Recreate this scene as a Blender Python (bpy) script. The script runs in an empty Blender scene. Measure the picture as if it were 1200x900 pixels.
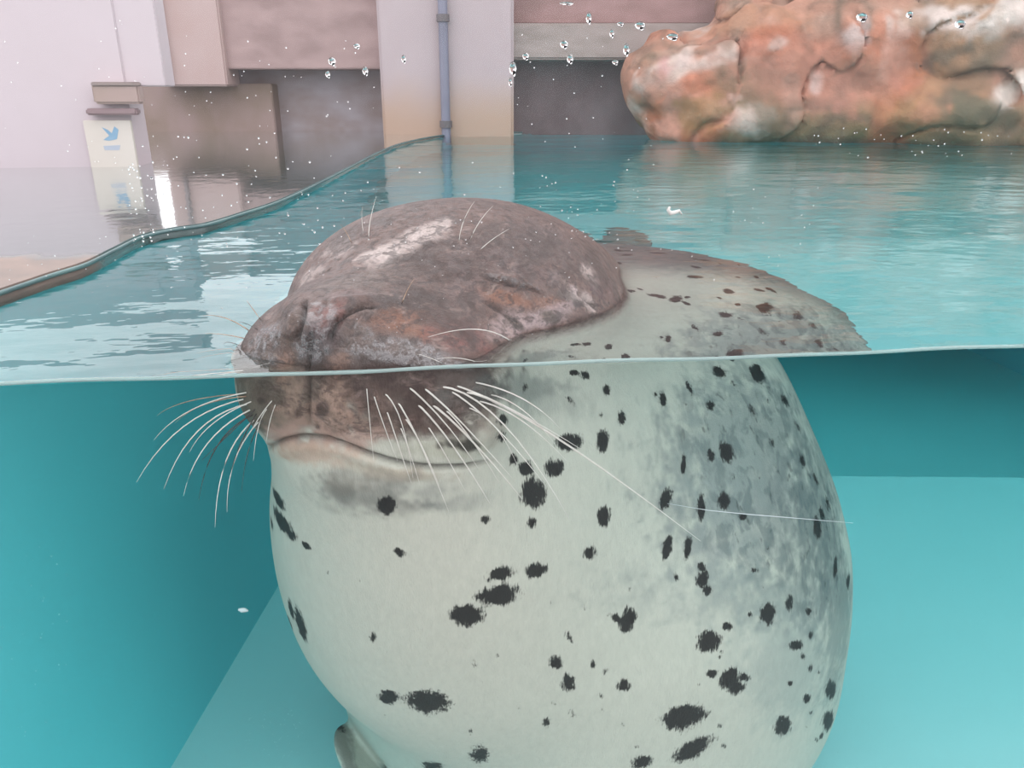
import bpy, bmesh, math, random
import numpy as np
from mathutils import Vector, Matrix, noise

S = bpy.context.scene
COL = S.collection
# ---------------------------------------------------------------- camera
cam_data = bpy.data.cameras.new('camera')
cam = bpy.data.objects.new('camera', cam_data); COL.objects.link(cam)
cam_data.sensor_width = 36.0; cam_data.lens = 27.0
cam_data.clip_start = 0.02; cam_data.clip_end = 60
cam.location = (0.0, -0.42, 0.150)
cam.rotation_euler = (math.radians(90-20.7), 0, math.radians(-6.4))
S.camera = cam
# ---------------------------------------------------------------- sky: bright overcast, pale above, grey ground below the horizon
W = bpy.data.worlds.new('overcast_sky'); S.world = W; W.use_nodes = True
wn, wl = W.node_tree.nodes, W.node_tree.links
bg = wn['Background']; tc = wn.new('ShaderNodeTexCoord'); sx = wn.new('ShaderNodeSeparateXYZ'); rp = wn.new('ShaderNodeValToRGB')
mr = wn.new('ShaderNodeMapRange'); mr.inputs['From Min'].default_value = -1; mr.inputs['From Max'].default_value = 1
wl.new(tc.outputs['Generated'], sx.inputs[0]); wl.new(sx.outputs['Z'], mr.inputs['Value']); wl.new(mr.outputs[0], rp.inputs[0]); wl.new(rp.outputs[0], bg.inputs['Color'])
e = rp.color_ramp.elements
e[0].position = 0.46; e[0].color = (.25, .245, .25, 1)
e[1].position = 0.52; e[1].color = (.94, .91, .95, 1)
k = e.new(0.80); k.color = (1.0, .97, 1.0, 1)
bg.inputs['Strength'].default_value = 2.45
# ---------------------------------------------------------------- exposure
S.view_settings.view_transform = 'Standard'; S.view_settings.look = 'None'
S.view_settings.exposure = 0.0; S.view_settings.gamma = 1.0; S.view_settings.use_curve_mapping = False
cy = S.cycles
cy.max_bounces = 14; cy.diffuse_bounces = 6; cy.glossy_bounces = 6; cy.transmission_bounces = 10; cy.transparent_max_bounces = 16; cy.volume_bounces = 0
cy.caustics_refractive = True; cy.caustics_reflective = True; cy.blur_glossy = 0.5; cy.use_denoising = True
# ---------------------------------------------------------------- camera maths (a photograph of 1200 x 900)
FPX = 900.0
CAM = np.array([0.0, -0.42, 0.150])
PITCH, YAW = math.radians(20.7), math.radians(6.4)
FWD = np.array([math.sin(YAW)*math.cos(PITCH), math.cos(YAW)*math.cos(PITCH), -math.sin(PITCH)])
RGT = np.array([math.cos(YAW), -math.sin(YAW), 0.0])
UPV = np.cross(RGT, FWD)
def ray(px, py):
    d = FWD + RGT*((px-600)/FPX) + UPV*((450-py)/FPX)
    return d/np.linalg.norm(d)
def at_y(px, py, Y):
    d = ray(px, py); return CAM + d*((Y-CAM[1])/d[1])
def at_z(px, py, Z=0.0):
    d = ray(px, py); return CAM + d*((Z-CAM[2])/d[2])
def project(V):
    d = V-CAM; z = d@FWD
    return 600+FPX*(d@RGT)/z, 450-FPX*(d@UPV)/z, z

# ---------------------------------------------------------------- implicit surfaces -> quads
def smin(a, b, k):
    h = np.clip(0.5+0.5*(b-a)/k, 0, 1)
    return b+(a-b)*h-k*h*(1-h)
def ell(P, c, M, r):
    q = [((P[0]-c[0])*M[i][0]+(P[1]-c[1])*M[i][1]+(P[2]-c[2])*M[i][2]) for i in range(3)]
    k0 = np.sqrt((q[0]/r[0])**2+(q[1]/r[1])**2+(q[2]/r[2])**2)+1e-6
    k1 = np.sqrt((q[0]/r[0]**2)**2+(q[1]/r[1]**2)**2+(q[2]/r[2]**2)**2)+1e-6
    return k0*(k0-1)/k1
def cone(P, a, b, ra, rb):
    ba = np.subtract(b, a); L2 = float(ba@ba)
    h = np.clip(((P[0]-a[0])*ba[0]+(P[1]-a[1])*ba[1]+(P[2]-a[2])*ba[2])/L2, 0, 1)
    h = h*h*(3-2*h) if False else h
    return np.sqrt((P[0]-a[0]-ba[0]*h)**2+(P[1]-a[1]-ba[1]*h)**2+(P[2]-a[2]-ba[2]*h)**2)-(ra+(rb-ra)*h)
def polygonise(f, xs, ys, zs, newton=4):
    nx, ny, nz = len(xs), len(ys), len(zs)
    ins = np.zeros((nx, ny, nz), bool)
    X, Y = np.meshgrid(xs.astype('f4'), ys.astype('f4'), indexing='ij')
    for k0 in range(0, nz, 24):
        z = zs[k0:k0+24].astype('f4')
        sh = (nx, ny, len(z))
        P = (np.broadcast_to(X[..., None], sh), np.broadcast_to(Y[..., None], sh), np.broadcast_to(z[None, None], sh))
        ins[:, :, k0:k0+24] = f(P) < 0
    s = np.zeros((nx-1, ny-1, nz-1), np.uint8)
    for i in (0, 1):
        for j in (0, 1):
            for k in (0, 1):
                s += ins[i:nx-1+i, j:ny-1+j, k:nz-1+k]
    act = (s > 0) & (s < 8)
    idx = np.full(act.shape, -1, np.int32)
    ci = np.argwhere(act); idx[act] = np.arange(len(ci))
    xc, yc, zc = (xs[1:]+xs[:-1])/2, (ys[1:]+ys[:-1])/2, (zs[1:]+zs[:-1])/2
    V = np.stack([xc[ci[:, 0]], yc[ci[:, 1]], zc[ci[:, 2]]], 1)
    quads = []
    for ax in range(3):
        a = ins; sl0 = [slice(1, -1)]*3; sl1 = [slice(1, -1)]*3
        sl0[ax] = slice(0, -1); sl1[ax] = slice(1, None)
        A, B = a[tuple(sl0)], a[tuple(sl1)]
        e = np.argwhere(A != B); 
        if not len(e): continue
        dirn = A[tuple(e.T)]
        o = e.copy()
        for m in range(3):
            if m != ax: o[:, m] += 1
        u, v = [(1, 2), (2, 0), (0, 1)][ax]
        def cell(du, dv):
            c = o.copy(); c[:, u] -= du; c[:, v] -= dv
            return idx[c[:, 0], c[:, 1], c[:, 2]]
        q = np.stack([cell(1, 1), cell(0, 1), cell(0, 0), cell(1, 0)], 1)
        q[~dirn] = q[~dirn][:, ::-1]
        quads.append(q)
    Q = np.concatenate(quads)
    for _ in range(newton):
        V, N = newton_step(f, V)
    return V, Q, N
def grad(f, V, h=1e-3):
    g = np.empty_like(V)
    for i in range(3):
        d = np.zeros(3); d[i] = h
        g[:, i] = (f(tuple((V+d).T))-f(tuple((V-d).T)))/(2*h)
    return g
def newton_step(f, V):
    v = f(tuple(V.T)); g = grad(f, V); g2 = (g*g).sum(1)+1e-9
    st = (v/g2)[:, None]*g
    n = np.linalg.norm(st, axis=1, keepdims=True)
    st *= np.minimum(1, 0.004/(n+1e-12))
    return V-st, g/np.sqrt(g2)[:, None]
def steps(*segs):
    out = [segs[0][0]]
    for a, b, d in segs:
        n = max(1, int(round((b-a)/d))); out += list(a+(b-a)*np.arange(1, n+1)/n)
    return np.array(out)

# ---------------------------------------------------------------- the seal's body
HF = np.array([-0.46, -0.87, 0.10]); HF /= np.linalg.norm(HF)        # the way the muzzle points
HS = np.cross([0, 0, 1.0], -HF); HS /= np.linalg.norm(HS); HS = -HS if HS[0] < 0 else HS
HU = np.cross(HS, HF); HU = HU if HU[2] > 0 else -HU
HM = [HF, HS, HU]
I3 = np.eye(3)
CR = np.array([0.046, 0.197, -0.033])
MZ = np.array([-0.047, 0.064, -0.013])
#            z      cx    cy    ax    ay      (level sections of the trunk, nape to hind end)
TRUNK = np.array([
    (-.012, .150, .290, .006, .006), (-.022, .150, .295, .075, .074), (-.040, .146, .302, .132, .122), (-.066, .138, .306, .184, .166),
    (-.100, .126, .308, .226, .200), (-.160, .122, .312, .264, .232), (-.230, .134, .318, .290, .258), (-.300, .147, .325, .305, .272),
    (-.370, .157, .335, .311, .276), (-.480, .178, .345, .300, .272), (-.540, .186, .350, .284, .262), (-.575, .190, .352, .235, .220), (-.596, .192, .355, .12, .11), (-.599, .192, .355, .02, .02)])
_tz = TRUNK[::-1, 0]; _tv = TRUNK[::-1, 1:]
def _smooth_table():
    zz = np.linspace(_tz[0], _tz[-1], 400)
    tab = np.stack([np.interp(zz, _tz, _tv[:, i]) for i in range(4)], 1)
    def sm(sg):
        k = np.exp(-0.5*(np.arange(-36, 37)/sg)**2); k /= k.sum()
        pad = np.pad(tab, ((36, 36), (0, 0)), mode='edge')
        return np.stack([np.convolve(pad[:, i], k, 'valid') for i in range(4)], 1)
    w = np.clip((-zz-0.03)/0.10, 0, 1)[:, None]
    return zz, sm(3.0)*(1-w)+sm(12.0)*w
TZ, TV = _smooth_table()
def trunk(P):
    z = P[2]
    c = [np.interp(z, TZ, TV[:, i]).astype('f4') if hasattr(z, 'dtype') else np.interp(z, TZ, TV[:, i]) for i in range(4)]
    q = np.sqrt(((P[0]-c[0])/c[2])**2+((P[1]-c[1])/c[3])**2)
    d = (q-1)*np.minimum(c[2], c[3])*0.85
    return np.maximum(d, np.maximum(z+0.012, -0.598-z))
FLIP = at_y(448, 916, .235)
FA = np.array([.42, .25, -.87]); FA /= np.linalg.norm(FA)
FB = np.cross(FA, [1., .2, 0]); FB /= np.linalg.norm(FB)
FC = np.cross(FA, FB)
def seal_sdf(P):
    d = ell(P, CR-HS*.010, HM, (0.145, 0.130, 0.105))
    d = smin(d, ell(P, CR+HF*0.052-HS*.032+HU*.012, HM, (0.092, 0.106, 0.078)), 0.03)
    d = smin(d, ell(P, MZ-HF*0.012, HM, (0.064, 0.072, 0.046)), 0.040)
    d = smin(d, ell(P, MZ-HS*0.036-HU*0.015+HF*0.006, HM, (0.050, 0.042, 0.047)), 0.022)      # whisker pads
    d = smin(d, ell(P, MZ+HS*0.044-HU*0.020-HF*0.014, HM, (0.064, 0.060, 0.043)), 0.030)
    d = smin(d, ell(P, MZ+HU*0.033+HF*0.010, HM, (0.042, 0.024, 0.009)), 0.030)                    # nose
    d = smin(d, ell(P, MZ-HU*0.062-HF*0.028+HS*.008, HM, (0.066, 0.076, 0.040)), 0.026)             # lower jaw
    d = smin(d, ell(P, MZ-HU*0.115-HF*0.085+HS*.014, HM, (0.090, 0.097, 0.090)), 0.07)              # throat
    d = smin(d, ell(P, (.085, .140, -.085), I3, (0.060, 0.060, 0.055)), 0.06)                       # cheek
    d = smin(d, ell(P, (.004, .160, -.225), I3, (0.130, 0.115, 0.16)), 0.09)
    d = smin(d, trunk(P), 0.075)
    d = smin(d, cone(P, (.20, .40, -.46), (.30, .78, -.52), .150, .075), 0.10)
    d = smin(d, cone(P, (.30, .78, -.52), (.32, .90, -.53), .075, .040), 0.05)                      # hind end
    for s in (-1, 1):
        d = smin(d, ell(P, (.32+.05*s, .97, -.53), I3, (.040, .085, .016)), 0.03)                  # hind flippers
    d = smin(d, ell(P, FLIP, [FA, FB, FC], (.100, .050, .012)), 0.018)                             # fore flippers
    d = smin(d, ell(P, (.40, .47, -.46), [(.5, .6, -.62), (.77, -.62, .0), (-.4, -.5, -.78)], (.110, .050, .014)), 0.025)
    # rests against the pane: nothing passes y = 3 mm
    w = 0.003 - P[1]
    return -smin(-d, -w, 0.010)

# ---------------------------------------------------------------- marks on the coat
def vnoise(P, f, seed=0):
    """smooth value noise, numpy"""
    q = [p*f+seed*17.3 for p in P]; i = [np.floor(a).astype(np.int64) for a in q]; t = [a-b_ for a, b_ in zip(q, i)]; t = [a*a*(3-2*a) for a in t]
    out = 0
    for dx in (0, 1):
        for dy in (0, 1):
            for dz in (0, 1):
                h = (i[0]+dx)*374761393+(i[1]+dy)*668265263+(i[2]+dz)*2147483647+seed*1013
                h = (h ^ (h >> 13))*1274126177; h = ((h ^ (h >> 16)) & 0xffff)/65535.0
                out = out+h*(t[0] if dx else 1-t[0])*(t[1] if dy else 1-t[1])*(t[2] if dz else 1-t[2])
    return out
class Picker:
    def __init__(s, V, N):
        s.V, s.N = V, N
        s.px, s.py, s.z = project(V)
        s.f = ((V-CAM)*N).sum(1) < 0
    def pick(s, x, y):
        for R in (7, 14, 30, 60):
            m = np.nonzero(s.f & (abs(s.px-x) < R) & (abs(s.py-y) < R))[0]
            if len(m):
                m = m[s.z[m] < s.z[m].min()+0.03]
                i = m[np.argmin((s.px[m]-x)**2+(s.py[m]-y)**2)]
                d = ray(x, y); den = d@s.N[i]
                if abs(den) > 0.12:
                    return CAM+d*(((s.V[i]-CAM)@s.N[i])/den), s.N[i]
                return s.V[i].copy(), s.N[i]
        return None, None
def patch(pk, x, y, rx, ry, ang=0, reach=1.6):
    """normalised distance from a patch's centre for the vertices near it"""
    c, n = pk.pick(x, y)
    if c is None: return np.zeros(0, int), np.zeros(0)
    ca, sa = math.cos(math.radians(ang)), math.sin(math.radians(ang))
    z = (c-CAM)@FWD
    def tang(dx, dy):
        v = (RGT*dx-UPV*dy)*z/FPX
        dn = ray(x, y); den = dn@n
        if abs(den) < 0.22: den = 0.22*np.sign(den or 1)
        return v-dn*((v@n)/den)
    a, b = tang(rx*ca, rx*sa), tang(-ry*sa, ry*ca)
    R = max(np.linalg.norm(a), np.linalg.norm(b))*reach
    i = np.nonzero(((pk.V-c)**2).sum(1) < R*R)[0]
    i = i[(pk.N[i]@n) > 0.1]
    A = np.stack([a, b, n], 1)
    u = np.linalg.solve(A, (pk.V[i]-c).T).T
    return i, np.sqrt(u[:, 0]**2+u[:, 1]**2)
def sstep(a, b, x):
    t = np.clip((x-a)/(b-a), 0, 1); return t*t*(3-2*t)
ALB = 0.61
def lin(r, g, b):
    c = np.array([r, g, b])/255.0
    return np.where(c <= 0.04045, c/12.92, ((c+0.055)/1.055)**2.4)*ALB
def dense(pts, st=3.0):
    out = []
    for (a, b), (e, f) in zip(pts[:-1], pts[1:]):
        n = max(1, int(math.hypot(e-a, f-b)/st)); out += [(a+(e-a)*k/n, b+(f-b)*k/n) for k in range(n)]
    return out+[pts[-1]]
def line_dist(pk, pts, R=0.03):
    """distance of nearby vertices to a line drawn on the skin, and how far along it they lie (0..1)"""
    P = [pk.pick(x, y)[0] for x, y in dense(pts)]
    P = np.array([p for p in P if p is not None])
    lo, hi = P.min(0)-R, P.max(0)+R
    i = np.nonzero(((pk.V > lo) & (pk.V < hi)).all(1))[0]
    best = np.full(len(i), 9.0); arg = np.zeros(len(i))
    for k in range(len(P)-1):
        a, b = P[k], P[k+1]; ba = b-a; L = ba@ba+1e-12
        h = np.clip(((pk.V[i]-a)@ba)/L, 0, 1)
        dd = np.linalg.norm(pk.V[i]-a-h[:, None]*ba, axis=1)
        m = dd < best; best[m] = dd[m]; arg[m] = (k+h[m])/(len(P)-1)
    m = best < R
    return i[m], best[m], arg[m]

# creases: (pixels along it, depth m, half width m)
CREASES = [
    ([(303, 531), (318, 523), (335, 516), (352, 512), (367, 512), (385, 514), (405, 521), (430, 531), (455, 539), (482, 545), (512, 548), (545, 547), (578, 540)], .0036, .0017),
    ([(346, 402), (350, 388), (354, 374), (356, 362), (357, 350)], .0046, .0015),
    ([(385, 404), (388, 392), (394, 380), (403, 369), (415, 362), (428, 358), (440, 359)], .0050, .0017),
    ([(367, 380), (364, 396), (362, 420), (361, 445), (361, 470), (362, 500)], .0024, .0013),
    ([(372, 370), (377, 360), (384, 352)], .0015, .0016),
    ([(562, 322), (580, 329), (602, 335), (622, 339), (640, 345)], .0018, .0012),
    ([(345, 336), (358, 328), (372, 322), (388, 315)], .0026, .0020),
    ([(568, 354), (584, 362), (597, 371), (610, 384)], .0020, .0020),
    ([(676, 342), (690, 354), (703, 364)], .0022, .0020),
    ([(500, 330), (520, 326), (540, 322)], .0010, .0030),
]
RIDGES = [
    ([(556, 316), (580, 322), (604, 328), (628, 333)], .0016, .0035),
    ([(385, 352), (402, 352), (420, 350), (438, 351)], .0022, .0045),
    ([(310, 537), (340, 528), (368, 524), (400, 530), (430, 540), (470, 552), (520, 556)], .0016, .0040),
    ([(398, 398), (408, 384), (424, 373)], .0018, .0045),
    ([(335, 398), (340, 380), (346, 362)], .0014, .0040),
]
# coat patches: x, y, rx, ry, angle, colour, strength, softness (0 = crisp)
BROWN = lin(116, 90, 84); DK = lin(62, 48, 46); PALE = lin(214, 196, 192); WHITE = lin(222, 222, 210); TAN = lin(190, 160, 145)
RED = lin(140, 82, 76); GREY = lin(120, 128, 128); RUST = lin(150, 100, 78); PINK = lin(205, 170, 158)
PATCHES = [
    (340, 470, 95, 60, 0, lin(118, 102, 92), .95, .5), (470, 450, 118, 62, 6, lin(98, 82, 78), .98, .4), (300, 480, 40, 50, 0, lin(120, 112, 100), .9, .5),
    (540, 460, 50, 45, 10, lin(104, 92, 88), .8, .6), (440, 490, 110, 30, 8, lin(105, 88, 82), .8, .6),
    (600, 455, 50, 20, 0, lin(110, 120, 118), .5, .8),
    # lip and muzzle marks, mostly pale
    (400, 512, 60, 16, 8, PINK, .8, .7), (520, 528, 60, 13, 4, lin(205, 205, 190), .9, .6), (330, 512, 34, 14, -20, PINK, .75, .7), (580, 505, 16, 22, 10, lin(200, 190, 178), .7, .8),
    (375, 488, 56, 26, 4, lin(196, 162, 148), .75, 1.1), (430, 498, 60, 16, 8, lin(170, 142, 130), .5, 1.1), (392, 470, 24, 40, 0, TAN, .75, .9), (345, 470, 16, 40, 0, TAN, .55, .9), (398, 428, 15, 24, 10, lin(190, 150, 134), .75, 1.0), (332, 425, 13, 34, 8, lin(186, 146, 130), .75, 1.0), (480, 345, 40, 9, 0, lin(60, 46, 44), .5, 1.1), (520, 345, 60, 26, -20, lin(90, 70, 66), .5, 1.2), (480, 425, 70, 12, 4, lin(78, 54, 50), .7, 1.0), (610, 275, 50, 26, 10, lin(80, 60, 58), .5, 1.2), (700, 300, 26, 30, 40, lin(96, 74, 70), .5, 1.2),
    (300, 520, 10, 12, 0, WHITE, .5, .9),
    # lower lip and chin
    (365, 532, 60, 15, 4, lin(214, 186, 168), .85, .8), (470, 556, 70, 10, 6, lin(205, 190, 172), .7, .8), (430, 583, 84, 28, 3, lin(112, 114, 112), .66, 1.2), (400, 575, 30, 14, 0, lin(104, 104, 100), .4, 1.2), (470, 590, 30, 14, 0, lin(104, 106, 104), .4, 1.2), (505, 575, 40, 20, 0, GREY, .35, .9),
    (405, 566, 35, 14, 10, lin(140, 132, 124), .5, .9), (545, 590, 40, 12, -15, GREY, .3, .9),
    # crown
    (468, 288, 58, 14, -22, PALE, .9, .8), (505, 268, 30, 11, -20, PALE, .8, .7), (440, 303, 24, 14, -10, PALE, .7, .7), (395, 292, 20, 9, -25, PALE, .6, .8), (365, 322, 22, 7, -35, PALE, .5, .8),
    (466, 305, 14, 6, -10, DK, .7, .6), (474, 284, 6, 5, 0, DK, .5, .6), (500, 300, 26, 8, -10, DK, .6, .8), (420, 330, 60, 16, -10, lin(118, 104, 98), .6, .9),
    (460, 352, 44, 14, 6, DK, .75, .8), (440, 366, 18, 12, 0, DK, .6, .8), (480, 380, 55, 16, 8, RUST, .7, .8), (540, 392, 42, 22, 14, RED, .65, .8),
    (560, 300, 70, 30, 8, lin(98, 80, 80), .55, .9), (640, 280, 60, 22, 30, lin(92, 78, 78), .55, .9), (620, 320, 36, 12, 8, lin(110, 88, 88), .6, .8),
    (596, 350, 40, 9, 18, RUST, .75, .8), (640, 355, 22, 9, 12, RUST, .6, .8), (545, 345, 24, 30, 20, lin(135, 110, 108), .5, .9),
    (640, 372, 50, 12, -18, lin(188, 166, 168), .8, .7), (590, 382, 30, 16, -30, lin(196, 172, 172), .7, .8), (685, 352, 26, 9, 40, PALE, .75, .7), (692, 322, 20, 7, 50, PALE, .75, .7),
    (672, 340, 12, 5, 48, lin(210, 188, 188), .7, .6), (712, 338, 22, 8, 50, lin(112, 82, 80), .7, .6), (700, 340, 14, 6, 50, lin(96, 74, 76), .7, .6), (655, 330, 18, 8, 45, lin(140, 120, 120), .6, .8),
    (645, 371, 12, 7, 20, lin(84, 72, 62), .85, .5), (603, 378, 14, 4, 38, lin(62, 54, 46), .85, .5), (678, 356, 7, 6, 30, lin(70, 60, 60), .8, .5), (665, 345, 14, 6, 10, lin(84, 74, 70), .6, .6),
    (372, 372, 14, 20, 8, RED, .75, .6), (392, 366, 12, 16, 30, RED, .6, .7), (366, 400, 20, 24, 0, lin(82, 68, 74), .75, .7), (390, 400, 14, 18, 0, lin(84, 70, 76), .6, .8), (410, 345, 30, 8, -4, lin(130, 100, 100), .5, .8),
    (290, 410, 22, 30, 20, lin(92, 76, 72), .6, .8), (300, 400, 8, 4, -10, DK, .7, .5), (318, 424, 10, 5, 0, DK, .6, .5), (288, 418, 7, 4, 0, DK, .7, .5),
    (335, 375, 30, 14, -28, lin(110, 92, 84), .6, .9), (430, 400, 40, 20, 0, lin(108, 86, 80), .6, .9),
    # dark dots of the muzzle under water
    (306, 470, 5, 4, 0, DK, .8, .5), (350, 482, 6, 9, 0, DK, .7, .7), (378, 480, 8, 12, 20, DK, .8, .7), (372, 500, 4, 4, 0, DK, .7, .5), (400, 476, 5, 5, 0, DK, .5, .7), (470, 500, 5, 4, 0, DK, .6, .6),
    (528, 520, 9, 6, 0, lin(60, 52, 50), .8, .6), (552, 524, 12, 8, 10, lin(50, 44, 42), .9, .5), (515, 522, 6, 5, 0, DK, .7, .6),
    # grey tones of the nape and flank under water
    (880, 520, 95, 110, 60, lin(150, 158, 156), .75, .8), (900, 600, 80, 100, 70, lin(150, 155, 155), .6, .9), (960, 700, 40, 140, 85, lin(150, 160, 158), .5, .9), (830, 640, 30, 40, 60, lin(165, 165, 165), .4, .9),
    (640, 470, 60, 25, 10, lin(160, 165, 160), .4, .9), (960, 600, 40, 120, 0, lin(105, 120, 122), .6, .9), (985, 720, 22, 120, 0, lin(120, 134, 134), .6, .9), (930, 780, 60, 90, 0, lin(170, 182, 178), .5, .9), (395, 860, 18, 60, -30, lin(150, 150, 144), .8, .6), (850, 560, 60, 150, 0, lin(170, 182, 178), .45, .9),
]
# black spots: x, y, rx, ry, angle, density
SPOTS = [
    (667, 518, 17, 11, -8, 1), (706, 516, 8, 14, 0, 1), (650, 548, 11, 11, 0, 1), (616, 549, 9, 9, 0, 1), (601, 538, 7, 8, 0, .8), (625, 578, 15, 18, 0, 1.1), (729, 489, 5, 9, 0, .9), (711, 456, 5, 8, 0, .9), (668, 470, 10, 5, 50, .5),
    (777, 468, 5, 10, -8, .9), (768, 462, 3, 5, 0, .6), (704, 486, 5, 5, 0, .5), (686, 440, 6, 6, 0, .9), (672, 437, 6, 4, 0, .9), (615, 455, 4, 7, 0, .7), (590, 492, 7, 8, 0, .8), (588, 512, 8, 8, 0, .7),
    (851, 530, 9, 13, -15, 1), (833, 534, 5, 8, -10, .9), (801, 543, 4, 14, 3, .9), (888, 438, 8, 12, -30, 1), (843, 436, 9, 7, 40, .9), (833, 475, 7, 8, -30, .7), (808, 455, 4, 12, -25, .7), (804, 476, 3, 9, -10, .5),
    (780, 584, 7, 14, 22, 1), (821, 595, 5, 17, 3, 1), (849, 587, 8, 12, 0, .9), (870, 606, 6, 5, 0, .7), (707, 605, 8, 13, 0, 1), (691, 648, 8, 9, 20, .85), (623, 613, 8, 8, 20, .7), (568, 609, 6, 6, 20, .8),
    (782, 641, 6, 15, 12, 1), (806, 641, 5, 14, 12, 1), (792, 676, 4, 7, -20, .7), (822, 664, 5, 7, 0, .9), (823, 679, 7, 10, 10, 1), (829, 692, 6, 6, 0, .9), (861, 626, 4, 4, 0, .5), (885, 668, 6, 4, 10, .7), (900, 643, 4, 4, 0, .6), (892, 688, 4, 3, 20, .6),
    (900, 719, 10, 13, 8, 1), (925, 706, 5, 11, 4, .9), (878, 720, 5, 5, 0, .6), (947, 716, 4, 5, 0, .8), (958, 618, 5, 14, -4, 1), (963, 602, 4, 10, -15, .7), (979, 664, 3, 13, 3, .9), (994, 682, 3, 10, 3, .9), (950, 744, 4, 6, 0, .8), (933, 757, 8, 7, -25, .9), (941, 769, 4, 5, 0, .7), (949, 783, 4, 6, 10, .7),
    (588, 672, 17, 9, -12, .9), (573, 679, 6, 5, 0, .6), (584, 698, 27, 12, -8, 1.1), (547, 721, 21, 13, 2, 1.1), (627, 669, 14, 9, -20, 1), (645, 707, 5, 6, 0, .4), (688, 712, 7, 6, 0, .45), (713, 720, 3, 5, 0, .5),
    (667, 747, 5, 8, -20, .7), (652, 777, 8, 9, 0, .9), (666, 800, 9, 11, 0, .9), (695, 779, 6, 7, 0, .6), (710, 787, 6, 8, 20, .5), (731, 803, 9, 9, 30, .8), (705, 815, 6, 5, 0, .6), (670, 836, 6, 7, -20, .55), (641, 846, 6, 8, 20, .75), (627, 832, 5, 5, 0, .4), (609, 828, 4, 6, -20, .4), (649, 825, 4, 4, 0, .4), (706, 832, 5, 5, 0, .4), (736, 727, 10, 16, 25, 1), (721, 724, 6, 6, 0, .8), (738, 690, 4, 6, 0, .5),
    (831, 752, 15, 12, -30, 1.05), (852, 734, 7, 6, 0, .8), (846, 764, 5, 3, 0, .6), (843, 770, 4, 3, 0, .5), (834, 790, 7, 6, 0, .9), (855, 796, 13, 14, 20, 1), (872, 794, 8, 6, 0, .8), (862, 806, 12, 8, -15, .9), (802, 841, 26, 15, -14, 1.15), (812, 878, 27, 10, -26, 1.1), (752, 893, 14, 9, -15, .9), (917, 851, 10, 12, 25, 1), (843, 851, 4, 5, 0, .6), (848, 874, 4, 4, 0, .6),
    (974, 809, 7, 12, 0, 1), (971, 845, 8, 13, 10, 1), (926, 801, 4, 4, 0, .8), (946, 818, 5, 6, 20, .9), (950, 835, 3, 4, 0, .6), (960, 788, 3, 3, 0, .6), (963, 862, 3, 5, 20, .8), (957, 867, 3, 4, 0, .6), (945, 852, 3, 3, 0, .5),
    (455, 817, 13, 8, 8, 1.05), (500, 823, 27, 14, 6, 1.15), (437, 746, 5, 8, 0, .75), (562, 885, 12, 12, 0, .85), (507, 897, 14, 6, 0, .9), (557, 781, 5, 8, -10, .55), (582, 768, 4, 5, -20, .5), (585, 775, 4, 4, 0, .45), (551, 857, 4, 5, 0, .5), (490, 779, 4, 5, 0, .25), (612, 786, 3, 3, 0, .3), (452, 838, 4, 3, 0, .35),
    (453, 593, 11, 11, 0, 1), (468, 648, 9, 5, 25, .9), (486, 724, 3, 6, -20, .3), (501, 734, 3, 6, -20, .3), (465, 756, 2, 7, 0, .5), (466, 792, 2, 5, 0, .4), (422, 680, 2, 5, 0, .4), (384, 671, 2, 4, 0, .5), (369, 686, 2, 6, -10, .3),
    (325, 584, 5, 16, -32, 1), (330, 612, 6, 22, -32, 1.05), (341, 626, 5, 10, -38, .9), (358, 639, 7, 4, 42, .95), (318, 612, 3, 10, -12, .8),
    (341, 714, 3, 14, -12, .9), (352, 732, 5, 22, -18, 1.05), (337, 730, 3, 12, -14, .9), (426, 715, 2, 4, 0, .3), (560, 700, 3, 4, 0, .3), (760, 640, 3, 3, 0, .3), (770, 712, 3, 2, 30, .3), (793, 717, 3, 2, 30, .3), (797, 752, 4, 3, 30, .3), (866, 778, 4, 3, 20, .4), (803, 800, 4, 3, 20, .3), (820, 803, 5, 4, 0, .4), (744, 818, 4, 4, 0, .3), (730, 850, 4, 5, 0, .5), (746, 876, 3, 4, 0, .6),
    (860, 560, 4, 7, -20, .5), (905, 520, 4, 9, -25, .6), (880, 480, 5, 9, -30, .6), (860, 450, 5, 9, -30, .55), (920, 470, 5, 10, -30, .7), (935, 500, 4, 10, -28, .6), (900, 470, 4, 8, -30, .5), (940, 540, 4, 12, -20, .7), (955, 560, 3, 12, -20, .7), (925, 560, 4, 8, -20, .5), (890, 560, 4, 7, -20, .4), (970, 590, 3, 12, -14, .7),
]
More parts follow.
